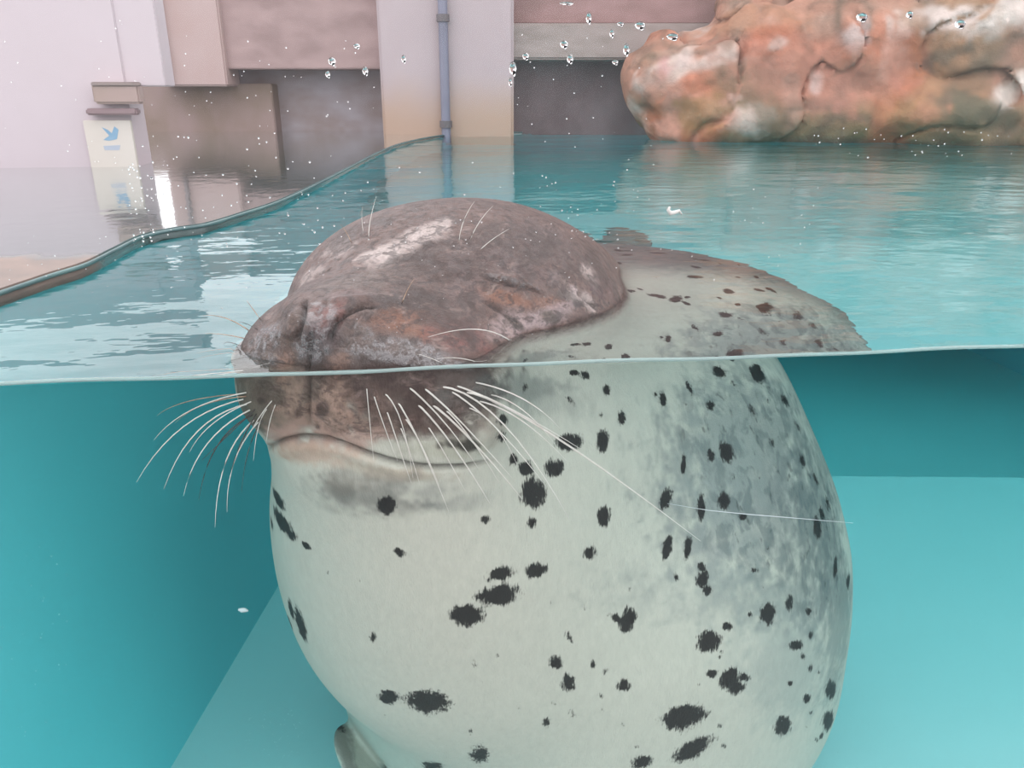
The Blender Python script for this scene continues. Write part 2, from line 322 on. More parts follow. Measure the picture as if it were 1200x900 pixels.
def seal_mesh(q=1.0):
    xs = steps((-.22, -.17, .006), (-.17, .25, .0016*q), (.25, .47, .003*q))
    ys = steps((-.006, .25, .0016*q), (.25, .60, .006), (.60, 1.08, .010))
    zs = steps((-.64, -.52, .006), (-.52, -.12, .0022*q), (-.12, .11, .0016*q))
    V, Q, N = polygonise(seal_sdf, xs, ys, zs)
    pk = Picker(V.copy(), N)
    col = np.empty_like(V); z = V[:, 2]
    # coat: pale front, grey nape and back, brown crown
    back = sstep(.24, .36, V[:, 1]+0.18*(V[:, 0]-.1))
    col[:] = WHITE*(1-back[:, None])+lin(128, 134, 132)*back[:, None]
    crown = sstep(-.020, .002, z-0.0)*sstep(.24, .16, V[:, 0])
    col[:] = col*(1-crown[:, None])+BROWN*crown[:, None]
    nape = sstep(.26, .34, V[:, 1])*sstep(-.16, -.05, z)
    col[:] = col*(1-.75*nape[:, None])+lin(140, 124, 120)*.75*nape[:, None]
    T = tuple(V.T); nz = .6*vnoise(T, 110, 1)+.4*vnoise(T, 300, 2)
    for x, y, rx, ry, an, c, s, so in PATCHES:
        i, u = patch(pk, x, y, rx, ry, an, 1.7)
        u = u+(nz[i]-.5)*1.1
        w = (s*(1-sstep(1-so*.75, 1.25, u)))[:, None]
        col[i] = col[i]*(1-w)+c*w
    spot = np.full(len(V), -1.0)
    for x, y, rx, ry, an, s in SPOTS:
        i, u = patch(pk, x, y, rx*1.12, ry*1.12, an, 2.2)
        spot[i] = np.maximum(spot[i], (1-u)*min(s, 1)-(1-min(s, 1))*.45)
    # spots on the sides the photograph does not show
    rs = np.random.RandomState(5)
    hid = np.nonzero((z < -.02) & ((V-CAM)*N).sum(1) > 0.02)[0] if False else np.nonzero((z < -.02) & (((V-CAM)*N).sum(1) > 0.01))[0]
    up = np.nonzero((z < -.012) & (z > -.08) & (V[:, 0] > .12) & (N[:, 2] > .5) & (V[:, 1] > .16))[0]
    cand = list(rs.choice(hid, 260))+list(rs.choice(up, 40))
    for k in cand:
        c, n = V[k], N[k]; r = rs.uniform(.004, .012)
        i = np.nonzero(((V-c)**2).sum(1) < (3*r)**2)[0]
        t = np.cross(n, rs.normal(size=3)); t /= np.linalg.norm(t); b = np.cross(n, t)
        d = V[i]-c
        u = np.sqrt((d@t/r)**2+(d@b/(r*rs.uniform(.4, .8)))**2+(d@n/r)**2)
        spot[i] = np.maximum(spot[i], 1-u)
    mott = np.clip(back+0*z, 0, 1)
    for x, y, rx, ry, an in [(885, 500, 85, 90, 60), (900, 600, 75, 90, 70), (965, 640, 40, 120, 0)]:
        i, u = patch(pk, x, y, rx, ry, an, 1.4); mott[i] = np.maximum(mott[i], 1-sstep(.5, 1.25, u))
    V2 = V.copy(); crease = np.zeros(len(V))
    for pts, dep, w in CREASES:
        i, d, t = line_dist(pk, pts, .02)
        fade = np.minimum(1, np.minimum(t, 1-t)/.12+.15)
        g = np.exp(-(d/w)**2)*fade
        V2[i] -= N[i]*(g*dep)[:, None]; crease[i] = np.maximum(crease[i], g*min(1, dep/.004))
    for pts, dep, w in RIDGES:
        i, d, t = line_dist(pk, pts, .02)
        V2[i] += N[i]*(np.exp(-(d/w)**2)*dep*np.minimum(1, np.minimum(t, 1-t)/.2+.1))[:, None]
    V2[:, 1] = np.maximum(V2[:, 1], .0022)
    return V2, Q, N, col, spot, mott, crease, pk
# ---------------------------------------------------------------- materials
def mat(name):
    m = bpy.data.materials.new(name); m.use_nodes = True
    nt = m.node_tree; return m, nt.nodes, nt.links, nt.nodes['Principled BSDF']
def C4(c): return (float(c[0]), float(c[1]), float(c[2]), 1.0)
def mathn(n, l, op, a, b=None, c=None, clamp=False):
    x = n.new('ShaderNodeMath'); x.operation = op; x.use_clamp = clamp
    for i, v in enumerate((a, b, c)):
        if v is None: continue
        if hasattr(v, 'is_output'): l.new(v, x.inputs[i])
        else: x.inputs[i].default_value = v
    return x.outputs[0]
def mixc(n, l, f, a, b, mode='MIX'):
    x = n.new('ShaderNodeMix'); x.data_type = 'RGBA'; x.blend_type = mode
    for s, v in ((x.inputs[0], f), (x.inputs[6], a), (x.inputs[7], b)):
        if hasattr(v, 'is_output'): l.new(v, s)
        else: s.default_value = v
    return x.outputs[2]
def noisen(n, l, scale, detail=4, rough=.55, vec=None, dist=0.0):
    x = n.new('ShaderNodeTexNoise'); x.inputs['Scale'].default_value = scale; x.inputs['Detail'].default_value = detail
    x.inputs['Roughness'].default_value = rough; x.inputs['Distortion'].default_value = dist
    if vec is not None: l.new(vec, x.inputs['Vector'])
    return x.outputs['Fac']
def mapped(n, l, sc, rot=(0, 0, 0)):
    t = n.new('ShaderNodeTexCoord'); m = n.new('ShaderNodeMapping')
    m.inputs['Scale'].default_value = sc; m.inputs['Rotation'].default_value = rot
    l.new(t.outputs['Object'], m.inputs['Vector']); return m.outputs[0]
def rangen(n, l, v, a, b, c=0.0, d=1.0, smooth=False):
    x = n.new('ShaderNodeMapRange'); x.interpolation_type = 'SMOOTHSTEP' if smooth else 'LINEAR'
    l.new(v, x.inputs['Value'])
    for k, q in zip(('From Min', 'From Max', 'To Min', 'To Max'), (a, b, c, d)): x.inputs[k].default_value = q
    return x.outputs[0]
def bumpn(n, l, h, strength, dist):
    x = n.new('ShaderNodeBump'); x.inputs['Strength'].default_value = strength; x.inputs['Distance'].default_value = dist
    l.new(h, x.inputs['Height']); return x.outputs[0]
def plain(name, c1, c2=None, scale=8.0, rough=.6, bump=0.0, stretch=(1, 1, 1), thr=(.35, .65), spec=.5):
    m, n, l, b = mat(name); c2 = c1 if c2 is None else c2
    v = mapped(n, l, stretch); f = noisen(n, l, scale, 5, .6, v)
    l.new(mixc(n, l, rangen(n, l, f, thr[0], thr[1]), C4(c1), C4(c2)), b.inputs['Base Color'])
    b.inputs['Roughness'].default_value = rough; b.inputs['Specular IOR Level'].default_value = spec
    if bump: l.new(bumpn(n, l, noisen(n, l, scale*6, 4, .6, v), .6, bump), b.inputs['Normal'])
    return m

# ---------------------------------------------------------------- building helpers
def link(o, parent=None):
    COL.objects.link(o)
    if parent: o.parent = parent
    return o
def mesh_obj(name, verts, faces, m, parent=None, smooth=False):
    me = bpy.data.meshes.new(name); me.from_pydata([tuple(map(float, v)) for v in verts], [], [tuple(map(int, f)) for f in faces])
    me.materials.append(m)
    if smooth: me.shade_smooth()
    me.update(); return link(bpy.data.objects.new(name, me), parent)
def np_mesh(name, V, Q, m, smooth=True):
    me = bpy.data.meshes.new(name)
    me.vertices.add(len(V)); me.vertices.foreach_set('co', np.ascontiguousarray(V, dtype='f4').ravel())
    me.loops.add(Q.size); me.loops.foreach_set('vertex_index', Q.astype('i4').ravel())
    me.polygons.add(len(Q)); me.polygons.foreach_set('loop_start', np.arange(0, Q.size, 4, dtype='i4'))
    me.materials.append(m); me.update(calc_edges=True); me.validate()
    if smooth: me.shade_smooth()
    return link(bpy.data.objects.new(name, me))
def tag(o, label=None, cat=None, group=None, kind=None):
    if label: o['label'] = label
    if cat: o['category'] = cat
    if group: o['group'] = group
    if kind: o['kind'] = kind
    return o
def boxm(name, c, size, axes, m, parent=None, bevel=0.0):
    """box: centre c, full sizes along the three axes"""
    bm = bmesh.new(); bmesh.ops.create_cube(bm, size=1.0)
    A = Matrix([[axes[j][i]*size[j] for j in range(3)] for i in range(3)])
    if A.determinant() < 0: bmesh.ops.reverse_faces(bm, faces=bm.faces)
    for v in bm.verts: v.co = A @ v.co + Vector(c)
    if bevel: bmesh.ops.bevel(bm, geom=bm.edges[:], offset=bevel, segments=2, affect='EDGES')
    me = bpy.data.meshes.new(name); bm.to_mesh(me); bm.free(); me.materials.append(m)
    return link(bpy.data.objects.new(name, me), parent)
def tube(pts, rad, sides=6):
    """swept tube through points with a radius per point -> verts, faces"""
    pts = np.array(pts, float); n = len(pts); V, F = [], []
    for i in range(n):
        t = pts[min(i+1, n-1)]-pts[max(i-1, 0)]; t /= np.linalg.norm(t)+1e-12
        a = np.cross(t, (0, 0, 1) if abs(t[2]) < .9 else (1, 0, 0)); a /= np.linalg.norm(a); b = np.cross(t, a)
        for k in range(sides):
            w = 2*math.pi*k/sides; V.append(pts[i]+(a*math.cos(w)+b*math.sin(w))*rad[i])
    for i in range(n-1):
        for k in range(sides):
            F.append((i*sides+k, i*sides+(k+1) % sides, (i+1)*sides+(k+1) % sides, (i+1)*sides+k))
    F.append(tuple(range(sides-1, -1, -1))); F.append(tuple((n-1)*sides+k for k in range(sides)))
    return V, F

# ================================================================ THE POOL
TEAL = plain('pool_paint', (.095, .56, .62), (.11, .585, .645), 3.0, .55)
TEAL_FLOOR = plain('pool_floor_paint', (.33, .59, .60), (.36, .61, .62), 2.5, .55)
RIM = [(-.36, -.0), (-.352, .10), (-.330, .201), (-.318, .26), (-.307, .303), (-.306, .37), (-.304, .444), (-.285, .49), (-.257, .522), (-.235, .60), (-.205, .739), (-.175, 1.02), (-.146, 1.35), (-.115, 1.70), (-.06, 2.1), (.05, 2.5), (.20, 2.74), (.40, 2.78)]
def smooth_curve(P, n=4):
    P = [np.array(p, float) for p in P]; out = []
    for i in range(len(P)-1):
        p0, p1, p2, p3 = P[max(i-1, 0)], P[i], P[i+1], P[min(i+2, len(P)-1)]
        for k in range(n):
            t = k/n; out.append(.5*((2*p1)+(-p0+p2)*t+(2*p0-5*p1+4*p2-p3)*t*t+(-p0+3*p1-3*p2+p3)*t**3))
    return out+[P[-1]]
rim = smooth_curve(RIM, 8)
FLOOR_Z, DEEP_Z, DROP_Y = -.60, -.88, 1.035
FOOT = (-.326, .314, .183)
def foot(y): return FOOT[0]+(y-FOOT[1])*FOOT[2]
# pool wall on the left, under the rim (a wall 6 cm thick following the curve)
V, F = [], []
for i, p in enumerate(rim):
    a = rim[max(i-1, 0)]; b = rim[min(i+1, len(rim)-1)]; t = (b-a)/np.linalg.norm(b-a); nrm = np.array([-t[1], t[0]])
    q = p+nrm*.06
    fx = foot(p[1])
    bl = min(1, max(0, (p[1]-1.0)/.5)); tx = fx*(1-bl)+p[0]*bl-.004; fx = fx*(1-bl)+min(fx, p[0])*bl
    V += [(fx, p[1], -.64), (tx, p[1], -.004), (tx-.06, q[1], -.004), (fx-.08, q[1], -.64)]
for i in range(len(rim)-1):
    for k in range(4): F.append((4*i+k, 4*i+(k+1) % 4, 4*i+4+(k+1) % 4, 4*i+4+k))
F += [(0, 1, 2, 3), tuple(4*(len(rim)-1)+k for k in (3, 2, 1, 0))]
wl_ = mesh_obj('wall_left', V, F, TEAL, smooth=True); wl_.data.set_sharp_from_angle(angle=math.radians(40)); tag(wl_, 'curved turquoise pool wall below the concrete rim', kind='structure')
# floor: near shelf and deeper far part
V = [(-.5, -.02, FLOOR_Z), (2.3, -.02, FLOOR_Z), (2.3, DROP_Y-.29, FLOOR_Z), (-.5, DROP_Y+.07, FLOOR_Z), (-.5, DROP_Y+.07, DEEP_Z), (2.3, DROP_Y-.29, DEEP_Z), (2.3, 2.95, DEEP_Z), (-.5, 2.95, DEEP_Z)]
b = DEEP_Z-.08
V += [(-.5, -.02, b), (2.3, -.02, b), (2.3, 2.95, b), (-.5, 2.95, b)]
fl = mesh_obj('floor', V, [(0, 1, 2, 3), (3, 2, 5, 4), (4, 5, 6, 7), (8, 11, 10, 9), (0, 8, 9, 1), (7, 6, 10, 11), (1, 9, 10, 6, 5, 2), (0, 3, 4, 7, 11, 8)], TEAL_FLOOR)
tag(fl, 'turquoise painted pool floor with a drop to the deeper part', kind='structure')
X3 = [(1, 0, 0), (0, 1, 0), (0, 0, 1)]
tag(boxm('wall_right', (2.36, 1.45, -.58), (.12, 3.1, 1.20), X3, TEAL), 'turquoise pool wall on the far right', kind='structure')
tag(boxm('wall_far', (1.0, 2.86, -.60), (2.9, .14, 1.20), X3, TEAL), 'turquoise far pool wall under the water', kind='structure')

# deck of wet concrete on the left, its edge following the rim
m, n, l, bs = mat('wet_deck_concrete'); DECK = m
v = mapped(n, l, (1, 1, 1)); f = noisen(n, l, 9, 6, .6, v, .6)
c = mixc(n, l, rangen(n, l, f, .35, .68), C4(lin(176, 150, 138)), C4(lin(128, 118, 114)))
sp = n.new('ShaderNodeSeparateXYZ'); l.new(v, sp.inputs[0])
wet = rangen(n, l, mathn(n, l, 'ADD', sp.outputs['Y'], mathn(n, l, 'MULTIPLY', f, .10)), .36, .40, 0, 1, True)
c = mixc(n, l, wet, c, C4(lin(104, 128, 128)))
l.new(c, bs.inputs['Base Color']); l.new(rangen(n, l, wet, 0, 1, .55, .12), bs.inputs['Roughness'])
l.new(wet, bs.inputs['Coat Weight']); bs.inputs['Coat Roughness'].default_value = .025; bs.inputs['Coat IOR'].default_value = 1.5
l.new(bumpn(n, l, noisen(n, l, 26, 3, .5, mapped(n, l, (1, 1, 1))), .25, .002), bs.inputs['Coat Normal'])
top = [(p[0], p[1]) for p in rim]+[(.40, 3.3), (-3.2, 3.3), (-3.2, -.0)]
nv = len(top)
V = [(x, y, .009) for x, y in top]+[(x, y, -.022) for x, y in top]
# top outline is counter-clockwise seen from above when walked backwards
F = [tuple(range(nv))]+[tuple(nv+k for k in reversed(range(nv)))]+[(k, nv+k, nv+(k+1) % nv, (k+1) % nv) for k in range(nv)]
dk = mesh_obj('floor_deck', V, F, DECK)
bm = bmesh.new(); bm.from_mesh(dk.data); bmesh.ops.recalc_face_normals(bm, faces=bm.faces)
for vv in bm.verts:
    if vv.co.z < 0: vv.co.x -= 0
bmesh.ops.triangulate(bm, faces=[q for q in bm.faces if len(q.verts) > 4]); bm.to_mesh(dk.data); bm.free()
tag(dk, 'wet grey concrete deck with a curved edge beside the pool', kind='structure')
# grey-teal line along the edge of the deck, a thin rounded lip
ptsl = [(p[0]+.002, p[1], .006) for p in rim]
V, F = tube(ptsl, [.0020]*len(ptsl), 8)
tag(mesh_obj('trim_1', V, F, plain('rim_teal', lin(110, 146, 146), lin(84, 116, 120), 20, .35), smooth=True), 'rounded teal lip along the deck edge', kind='structure')

# ================================================================ BUILDING BEHIND
FH = np.array([math.sin(YAW), math.cos(YAW), 0]); RH = np.array([math.cos(YAW), -math.sin(YAW), 0]); ZU = np.array([0, 0, 1.0])
P0 = at_z(600, 158.5, 0.0)
def on_plane(px, py, dep=0.0):
    d = ray(px, py); t = ((P0+FH*dep-CAM)@FH)/(d@FH); p = CAM+d*t
    return (p-P0)@RH, p[2]
def slab(name, x0, y0, x1, y1, w0, w1, m, parent=None, bevel=.004, z0=None, z1=None):
    """box whose front face (at depth w0 behind the facade plane) covers the given pixels; w1 its back"""
    u0, va = on_plane(x0, (y0+y1)/2, w0); u1, _ = on_plane(x1, (y0+y1)/2, w0)
    _, t = on_plane((x0+x1)/2, y0, w0); _, bt = on_plane((x0+x1)/2, y1, w0)
    if z0 is not None: bt = z0
    if z1 is not None: t = z1
    c = P0+RH*(u0+u1)/2+FH*(w0+w1)/2; c[2] = (t+bt)/2
    return boxm(name, c, (abs(u1-u0), abs(w1-w0), abs(t-bt)), [RH, FH, ZU], m, parent, bevel)
M_MAUVE = plain('mauve_render', lin(176, 150, 148)*1.45, lin(150, 126, 124)*1.45, 7, .8, 0, (1, 1, 2.2))
M_DARK = plain('dark_recess_render', lin(158, 150, 156)*1.9, lin(140, 126, 124)*1.9, 6, .8, 0, (1, 1, 2))
M_BEAM = plain('grey_beam_render', lin(170, 156, 152)*1.35, lin(150, 138, 132)*1.35, 8, .7, 0, (1, 1, 3))
M_WHITE = plain('white_wall_paint', lin(244, 228, 236), lin(236, 220, 226), 2.2, .45, 0)
M_BEIGE = plain('beige_panel_paint', lin(222, 196, 194), lin(212, 180, 174), 3, .6, 0)
m, n, l, bs = mat('pillar_paint'); M_PILLAR = m
v = mapped(n, l, (1, 1, 1)); f = noisen(n, l, 6, 4, .6, v)
sp = n.new('ShaderNodeSeparateXYZ'); l.new(v, sp.inputs[0])
tanm = rangen(n, l, mathn(n, l, 'ADD', sp.outputs['Z'], mathn(n, l, 'MULTIPLY', f, .12)), .30, .10, 0, .8, True)
l.new(mixc(n, l, tanm, mixc(n, l, f, C4(lin(222, 204, 208)), C4(lin(205, 186, 190))), C4(lin(214, 178, 150))), bs.inputs['Base Color']); bs.inputs['Roughness'].default_value = .6
TOPZ = .53
tag(slab('wall_back', 180, -30, 700, 166, .18, .42, M_DARK, z0=-.10, z1=TOPZ), 'dark recessed wall behind the pillar, left of the pale rock', kind='structure')
tag(slab('wall_far_right', 560, -30, 1500, 166, .12, .29, plain('brown_recess_render', lin(134, 118, 120)*1.7, lin(112, 96, 98)*1.7, 5, .8, 0), z0=-.10, z1=1.5), 'dark brown recess wall between pillar and rock', kind='structure')
tag(slab('wall_upper_left', 255, -60, 452, 81, .0, .28, M_MAUVE, z1=TOPZ), 'mauve rendered wall above the dark recess left of the pillar', kind='structure')
tag(slab('wall_upper_right', 596, -60, 1500, 28, .02, .22, plain('mauve_brown_render', lin(172, 138, 136)*1.3, lin(146, 116, 112)*1.3, 6, .8, 0, (1, 1, 2)), z1=1.5), 'mauve brown wall above the grey beam', kind='structure')
tag(slab('beam', 596, 27, 1500, 70, -.04, .23, M_BEAM, bevel=.008), 'grey concrete beam over the dark recess, right of the pillar', 'beam', kind='structure')
tag(slab('wall_low_left', 146, 98, 322, 176, .10, .29, plain('brown_low_render', lin(160, 138, 134)*1.5, lin(136, 118, 104)*1.5, 5, .8, 0), z0=-.05), 'brown stained low wall behind the deck', kind='structure')
pil = tag(slab('pillar', 443, -60, 602, 160, -.10, .20, M_PILLAR, z0=-.45, z1=1.3, bevel=.010), 'pale pinkish square pillar standing at the far pool edge', 'pillar', kind='structure')
# the pipe on the pillar
pipe_m = plain('pipe_paint', lin(150, 150, 172), lin(138, 138, 158), 12, .4)
u, _ = on_plane(521, 90, -.125); cpt = P0+RH*u+FH*(-.125)
V, F = tube([cpt*[1, 1, 0]+np.array([0, 0, z]) for z in (-.30, .0, .3, .7, 1.28)], [.017]*5, 16)
dp = tag(mesh_obj('drainpipe', V, F, pipe_m, smooth=True), 'grey lavender pipe running down the face of the pillar', 'pipe')
for z in (.045, .40, .80):
    V, F = tube([cpt*[1, 1, 0]+np.array([0, 0, z+dz]) for dz in (-.012, .012)], [.023]*2, 16)
    mesh_obj('pipe_clip', V, F, plain('clip_paint', lin(120, 112, 116), None, 9, .5), dp)
# beige cupboard hung on the far left wall, the white wall in front of it
pn = tag(slab('wall_panel', 168, -60, 257, 101, -.03, .12, M_BEIGE, z1=.50, bevel=.006), 'tall beige panel between white wall and mauve wall', 'panel', kind='structure')
slab('edge_strip', 186, -60, 190, 99, -.05, -.02, plain('strip_paint', lin(176, 160, 162), None, 8, .5), pn, .002, z1=.50)
A = at_z(-60, 203); B = at_z(163, 200)
WD = (B-A)/np.linalg.norm(B-A); WN = np.array([-WD[1], WD[0], 0.0]); WN = WN if WN[1] > 0 else -WN
def on_white(px, py, off=0.0):
    d = ray(px, py); t = ((A+WN*off-CAM)@WN)/(d@WN); return CAM+d*t
def wslab(name, x0, y0, x1, y1, t0, t1, m, parent=None, bevel=.002, z0=None, z1=None):
    a = on_white(x0, (y0+y1)/2, -t1); b_ = on_white(x1, (y0+y1)/2, -t1); h1 = on_white((x0+x1)/2, y0, -t1)[2] if z1 is None else z1; h0 = on_white((x0+x1)/2, y1, -t1)[2] if z0 is None else z0
    c = (a+b_)/2+WN*(t1-t0)/2; c[2] = (h0+h1)/2
    return boxm(name, c, (np.linalg.norm((b_-a)[:2]), t1-t0, h1-h0), [WD, WN, ZU], m, parent, bevel)
w1 = tag(wslab('wall_side', -420, 200, 164, 203, -.10, .0, M_WHITE, z0=-.01, z1=.345), 'white painted wall standing on the wet deck at the left', kind='structure')
tag(wslab('wall_side_upper', 120, 0, 187, 101, -.08, -.004, M_WHITE, z1=.345), 'upper return of the white wall', kind='structure')
bxp = tag(wslab('meter_box', 108, 98, 163, 122, 0, .035, plain('box_paint', lin(206, 178, 174), lin(196, 172, 160), 8, .5), bevel=.004), 'small pinkish beige box mounted on the white wall above the notice', 'box')
wslab('box_lid', 106, 96, 165, 101, .035, .039, plain('box_lid_paint', lin(176, 158, 154), None, 8, .5), bxp)
tag(wslab('wall_shelf', 100, 127, 160, 135, 0, .030, plain('shelf_paint', lin(170, 144, 148), None, 8, .5), bevel=.003), 'narrow dusky pink ledge on the white wall over the notice', 'ledge')
sg = tag(wslab('notice_board', 102, 141, 157, 199, 0, .012, plain('notice_white', lin(255, 246, 238), lin(250, 238, 228), 4, .45), bevel=.001), 'cream white notice with a blue mark leaning on the white wall', 'sign')
# the blue mark (flat print on the notice): an arrow-like figure and a faint line of print below
BLUE = plain('blue_print', lin(150, 196, 232), lin(170, 208, 236), 30, .5)
def flat(name, pix, m, parent, off=.0125):
    front = [on_white(x, y, -off) for x, y in pix]; back = [on_white(x, y, -off+.0008) for x, y in pix]; k = len(pix)
    return mesh_obj(name, front+back, [tuple(range(k))]+[tuple(range(2*k-1, k-1, -1))]+[(i, k+i, k+(i+1) % k, (i+1) % k) for i in range(k)], m, parent)
flat('blue_mark', [(119, 149), (126, 152), (131, 156), (134, 148), (139, 152), (137, 163), (128, 165), (121, 164), (128, 159)], BLUE, sg)
flat('faint_print', [(121, 171), (141, 170), (140, 176), (123, 176)], plain('faint_blue_print', lin(214, 222, 238), lin(206, 216, 234), 30, .5), sg)

# ================================================================ THE ROCK
RK = [(805, 95, 2.36, .225, .20, .155), (800, 140, 2.40, .16, .2, .11), (900, 70, 2.34, .24, .24, .20), (880, 135, 2.30, .26, .2, .13), (1000, 60, 2.28, .27, .26, .25), (985, 140, 2.22, .24, .2, .14), (1110, 50, 2.18, .27, .27, .27), (1100, 140, 2.12, .24, .22, .16), (1220, 60, 2.10, .28, .28, .27), (1210, 150, 2.04, .26, .22, .17), (1340, 60, 2.05, .28, .28, .26), (1340, 150, 2.0, .28, .24, .2), (890, 5, 2.46, .17, .2, .10), (1020, -30, 2.42, .36, .3, .24), (1250, -40, 2.3, .4, .3, .30)]
RKC = [(at_y(x, y, Y), (a, b_, c_)) for x, y, Y, a, b_, c_ in RK]
def rock_sdf(P):
    P = tuple(np.asarray(p) for p in P)
    d = None
    for c_, r_ in RKC:
        q = ell(P, c_, I3, r_); d = q if d is None else smin(d, q, .05)
    w = [P[0]+.05*vnoise(P, 5, 3), P[1], P[2]+.05*vnoise(P, 5, 4)]
    nz = (vnoise(w, 5.5, 1)-.5)*.075+(vnoise(w, 12, 2)-.5)*.035+(vnoise(w, 30, 5)-.5)*.012
    cr = np.abs(vnoise(w, 6, 7)-.5); nz = nz-.022*np.exp(-(cr/.035)**2)
    k_ = (P[0]-P0[0])*FH[0]+(P[1]-P0[1])*FH[1]+.075
    return np.maximum((d-nz)*.8, k_)
RVs, RQ, RN = polygonise(rock_sdf, np.arange(.30, 2.3, .010), np.arange(1.75, 3.0, .018), np.arange(-.32, .78, .010), newton=3)
rpk = Picker(RVs, RN)
rz = RVs[:, 2]
rcol = np.empty_like(RVs); rn1 = vnoise(tuple(RVs.T), 6, 11); rn2 = vnoise(tuple(RVs.T), 13, 12); rn3 = vnoise(tuple(RVs.T), 3.2, 13); rn4 = .5*vnoise(tuple(RVs.T), 18, 14)+.5*vnoise(tuple(RVs.T), 45, 15)
rcol[:] = lin(200, 150, 128); 
def rmix(w, c_):
    w = np.clip(w, 0, 1)[:, None]; rcol[:] = rcol*(1-w)+c_*w
rmix(sstep(.45, .7, rn1)*.8, lin(212, 140, 112)); rmix(sstep(.5, .75, rn2)*.6, lin(190, 164, 148)); rmix(sstep(.55, .75, rn3)*.6, lin(180, 142, 100))
olive = sstep(.14, .02, rz+(rn2-.5)*.12); rmix(olive*.85, lin(140, 128, 96)); rmix(sstep(.03, -.01, rz+(rn1-.5)*.04)*.9, lin(84, 84, 74)); rmix(sstep(-.02, -.06, rz), lin(90, 120, 110))
for fq, wd, st, sd in ((3.4, .030, .75, 31), (6.5, .035, .6, 32), (11, .04, .45, 33)):
    wv = tuple(np.array(RVs.T)+.04*np.stack([vnoise(tuple(RVs.T), 9, 40+k_) for k_ in range(3)]))
    rmix(st*np.exp(-((vnoise(wv, fq, sd)-.5)/wd)**2)*(.35+.65*sstep(.25, .6, vnoise(wv, 3, 55))), lin(112, 98, 82))
rmix(sstep(.62, .78, .7*vnoise(tuple(RVs.T), 8, 61)+.3*rn4)*.7, lin(240, 222, 214)); rmix(sstep(.60, .78, vnoise(tuple(RVs.T), 5, 62))*.55, lin(232, 132, 94))
for x, y, rx, ry, an, c_, s_ in [(850, 68, 70, 9, -12, lin(236, 214, 206), .8), (800, 72, 14, 12, 0, lin(230, 210, 205), .8), (875, 60, 10, 14, 0, lin(232, 206, 196), .6), (905, 50, 40, 22, -20, lin(222, 128, 92), .8), (955, 98, 9, 16, 5, lin(250, 232, 228), 1), (912, 52, 12, 6, -30, lin(246, 228, 222), .8),
        (1000, 40, 18, 26, 10, lin(226, 210, 208), .75), (1110, 20, 42, 18, 0, lin(240, 224, 218), .9), (1190, 10, 26, 18, 0, lin(248, 236, 230), .9), (1178, 112, 14, 16, 30, lin(250, 238, 230), .95), (780, 80, 12, 16, 0, lin(214, 160, 158), .7), (775, 100, 30, 18, 0, lin(206, 156, 138), .6),
        (860, 95, 28, 30, 10, lin(128, 108, 84), .75), (900, 125, 20, 40, -25, lin(120, 108, 84), .7), (820, 130, 40, 25, 0, lin(170, 140, 92), .6), (985, 110, 10, 20, 0, lin(120, 106, 92), .6), (960, 120, 36, 8, 0, lin(110, 100, 88), .6), (1110, 65, 34, 10, -20, lin(104, 98, 84), .7), (1085, 78, 24, 7, 30, lin(100, 92, 84), .6), (1140, 85, 30, 6, -20, lin(120, 112, 96), .5),
        (1130, 125, 45, 22, 10, lin(96, 100, 82), .8), (1170, 140, 30, 14, 0, lin(90, 92, 74), .7), (1010, 90, 60, 22, 10, lin(214, 156, 136), .6), (1060, 130, 40, 20, 0, lin(184, 140, 96), .6), (870, 15, 60, 16, -15, lin(192, 140, 108), .7), (950, 60, 40, 20, 0, lin(214, 150, 128), .6), (945, 95, 60, 30, 0, lin(216, 148, 130), .4)]:
    i, u = patch(rpk, x, y, rx, ry, an, 1.8); u = u+(rn4[i]-.5)*1.3; w = (s_*(1-sstep(.45, 1.3, u)))[:, None]; rcol[i] = rcol[i]*(1-w)+c_*w
m, n, l, bs = mat('painted_rock'); 
at_ = n.new('ShaderNodeAttribute'); at_.attribute_name = 'coat'
v = mapped(n, l, (1, 1, 1)); f = noisen(n, l, 30, 7, .65, v, .5)
c = mixc(n, l, 1.0, at_.outputs['Color'], mixc(n, l, f, (.55, .53, .50, 1), (1.4, 1.38, 1.36, 1)), 'MULTIPLY')
l.new(c, bs.inputs['Base Color']); bs.inputs['Roughness'].default_value = .8
l.new(bumpn(n, l, noisen(n, l, 22, 6, .6, v), .6, .016), bs.inputs['Normal'])
rock = np_mesh('rock', RVs, RQ, m)
ca = rock.data.attributes.new('coat', 'FLOAT_COLOR', 'POINT'); ca.data.foreach_set('color', np.concatenate([rcol, np.ones((len(rcol), 1))], 1).astype('f4').ravel())
tag(rock, 'large orange and pink mottled rock with olive foot at the far pool edge', 'rock')

# ================================================================ THE SEAL
SV, SQ, SN, scol, sspot, smott, screase, pk = seal_mesh(1.0)
m, n, l, bs = mat('seal_coat')
def attr(nm, colr=False):
    a = n.new('ShaderNodeAttribute'); a.attribute_name = nm; return a.outputs['Color' if colr else 'Fac']
fine = noisen(n, l, 1, 3, .6, mapped(n, l, (900, 900, 260), (0, math.radians(18), 0)))
mid = noisen(n, l, 1, 4, .6, mapped(n, l, (210, 210, 90), (0, math.radians(20), 0)))
base = attr('coat', True)
base = mixc(n, l, 1.0, base, mixc(n, l, fine, (.90, .90, .90, 1), (1.08, 1.08, 1.07, 1)), 'MULTIPLY')
base = mixc(n, l, .8, base, mixc(n, l, rangen(n, l, mid, .3, .7), (.93, .93, .93, 1), (1.05, 1.05, 1.04, 1)), 'MULTIPLY')
wetn = attr('wet'); wetm = mathn(n, l, 'MULTIPLY', wetn, rangen(n, l, noisen(n, l, 1, 4, .7, mapped(n, l, (190, 190, 150))), .38, .56, 0, 1.15, True), clamp=True)
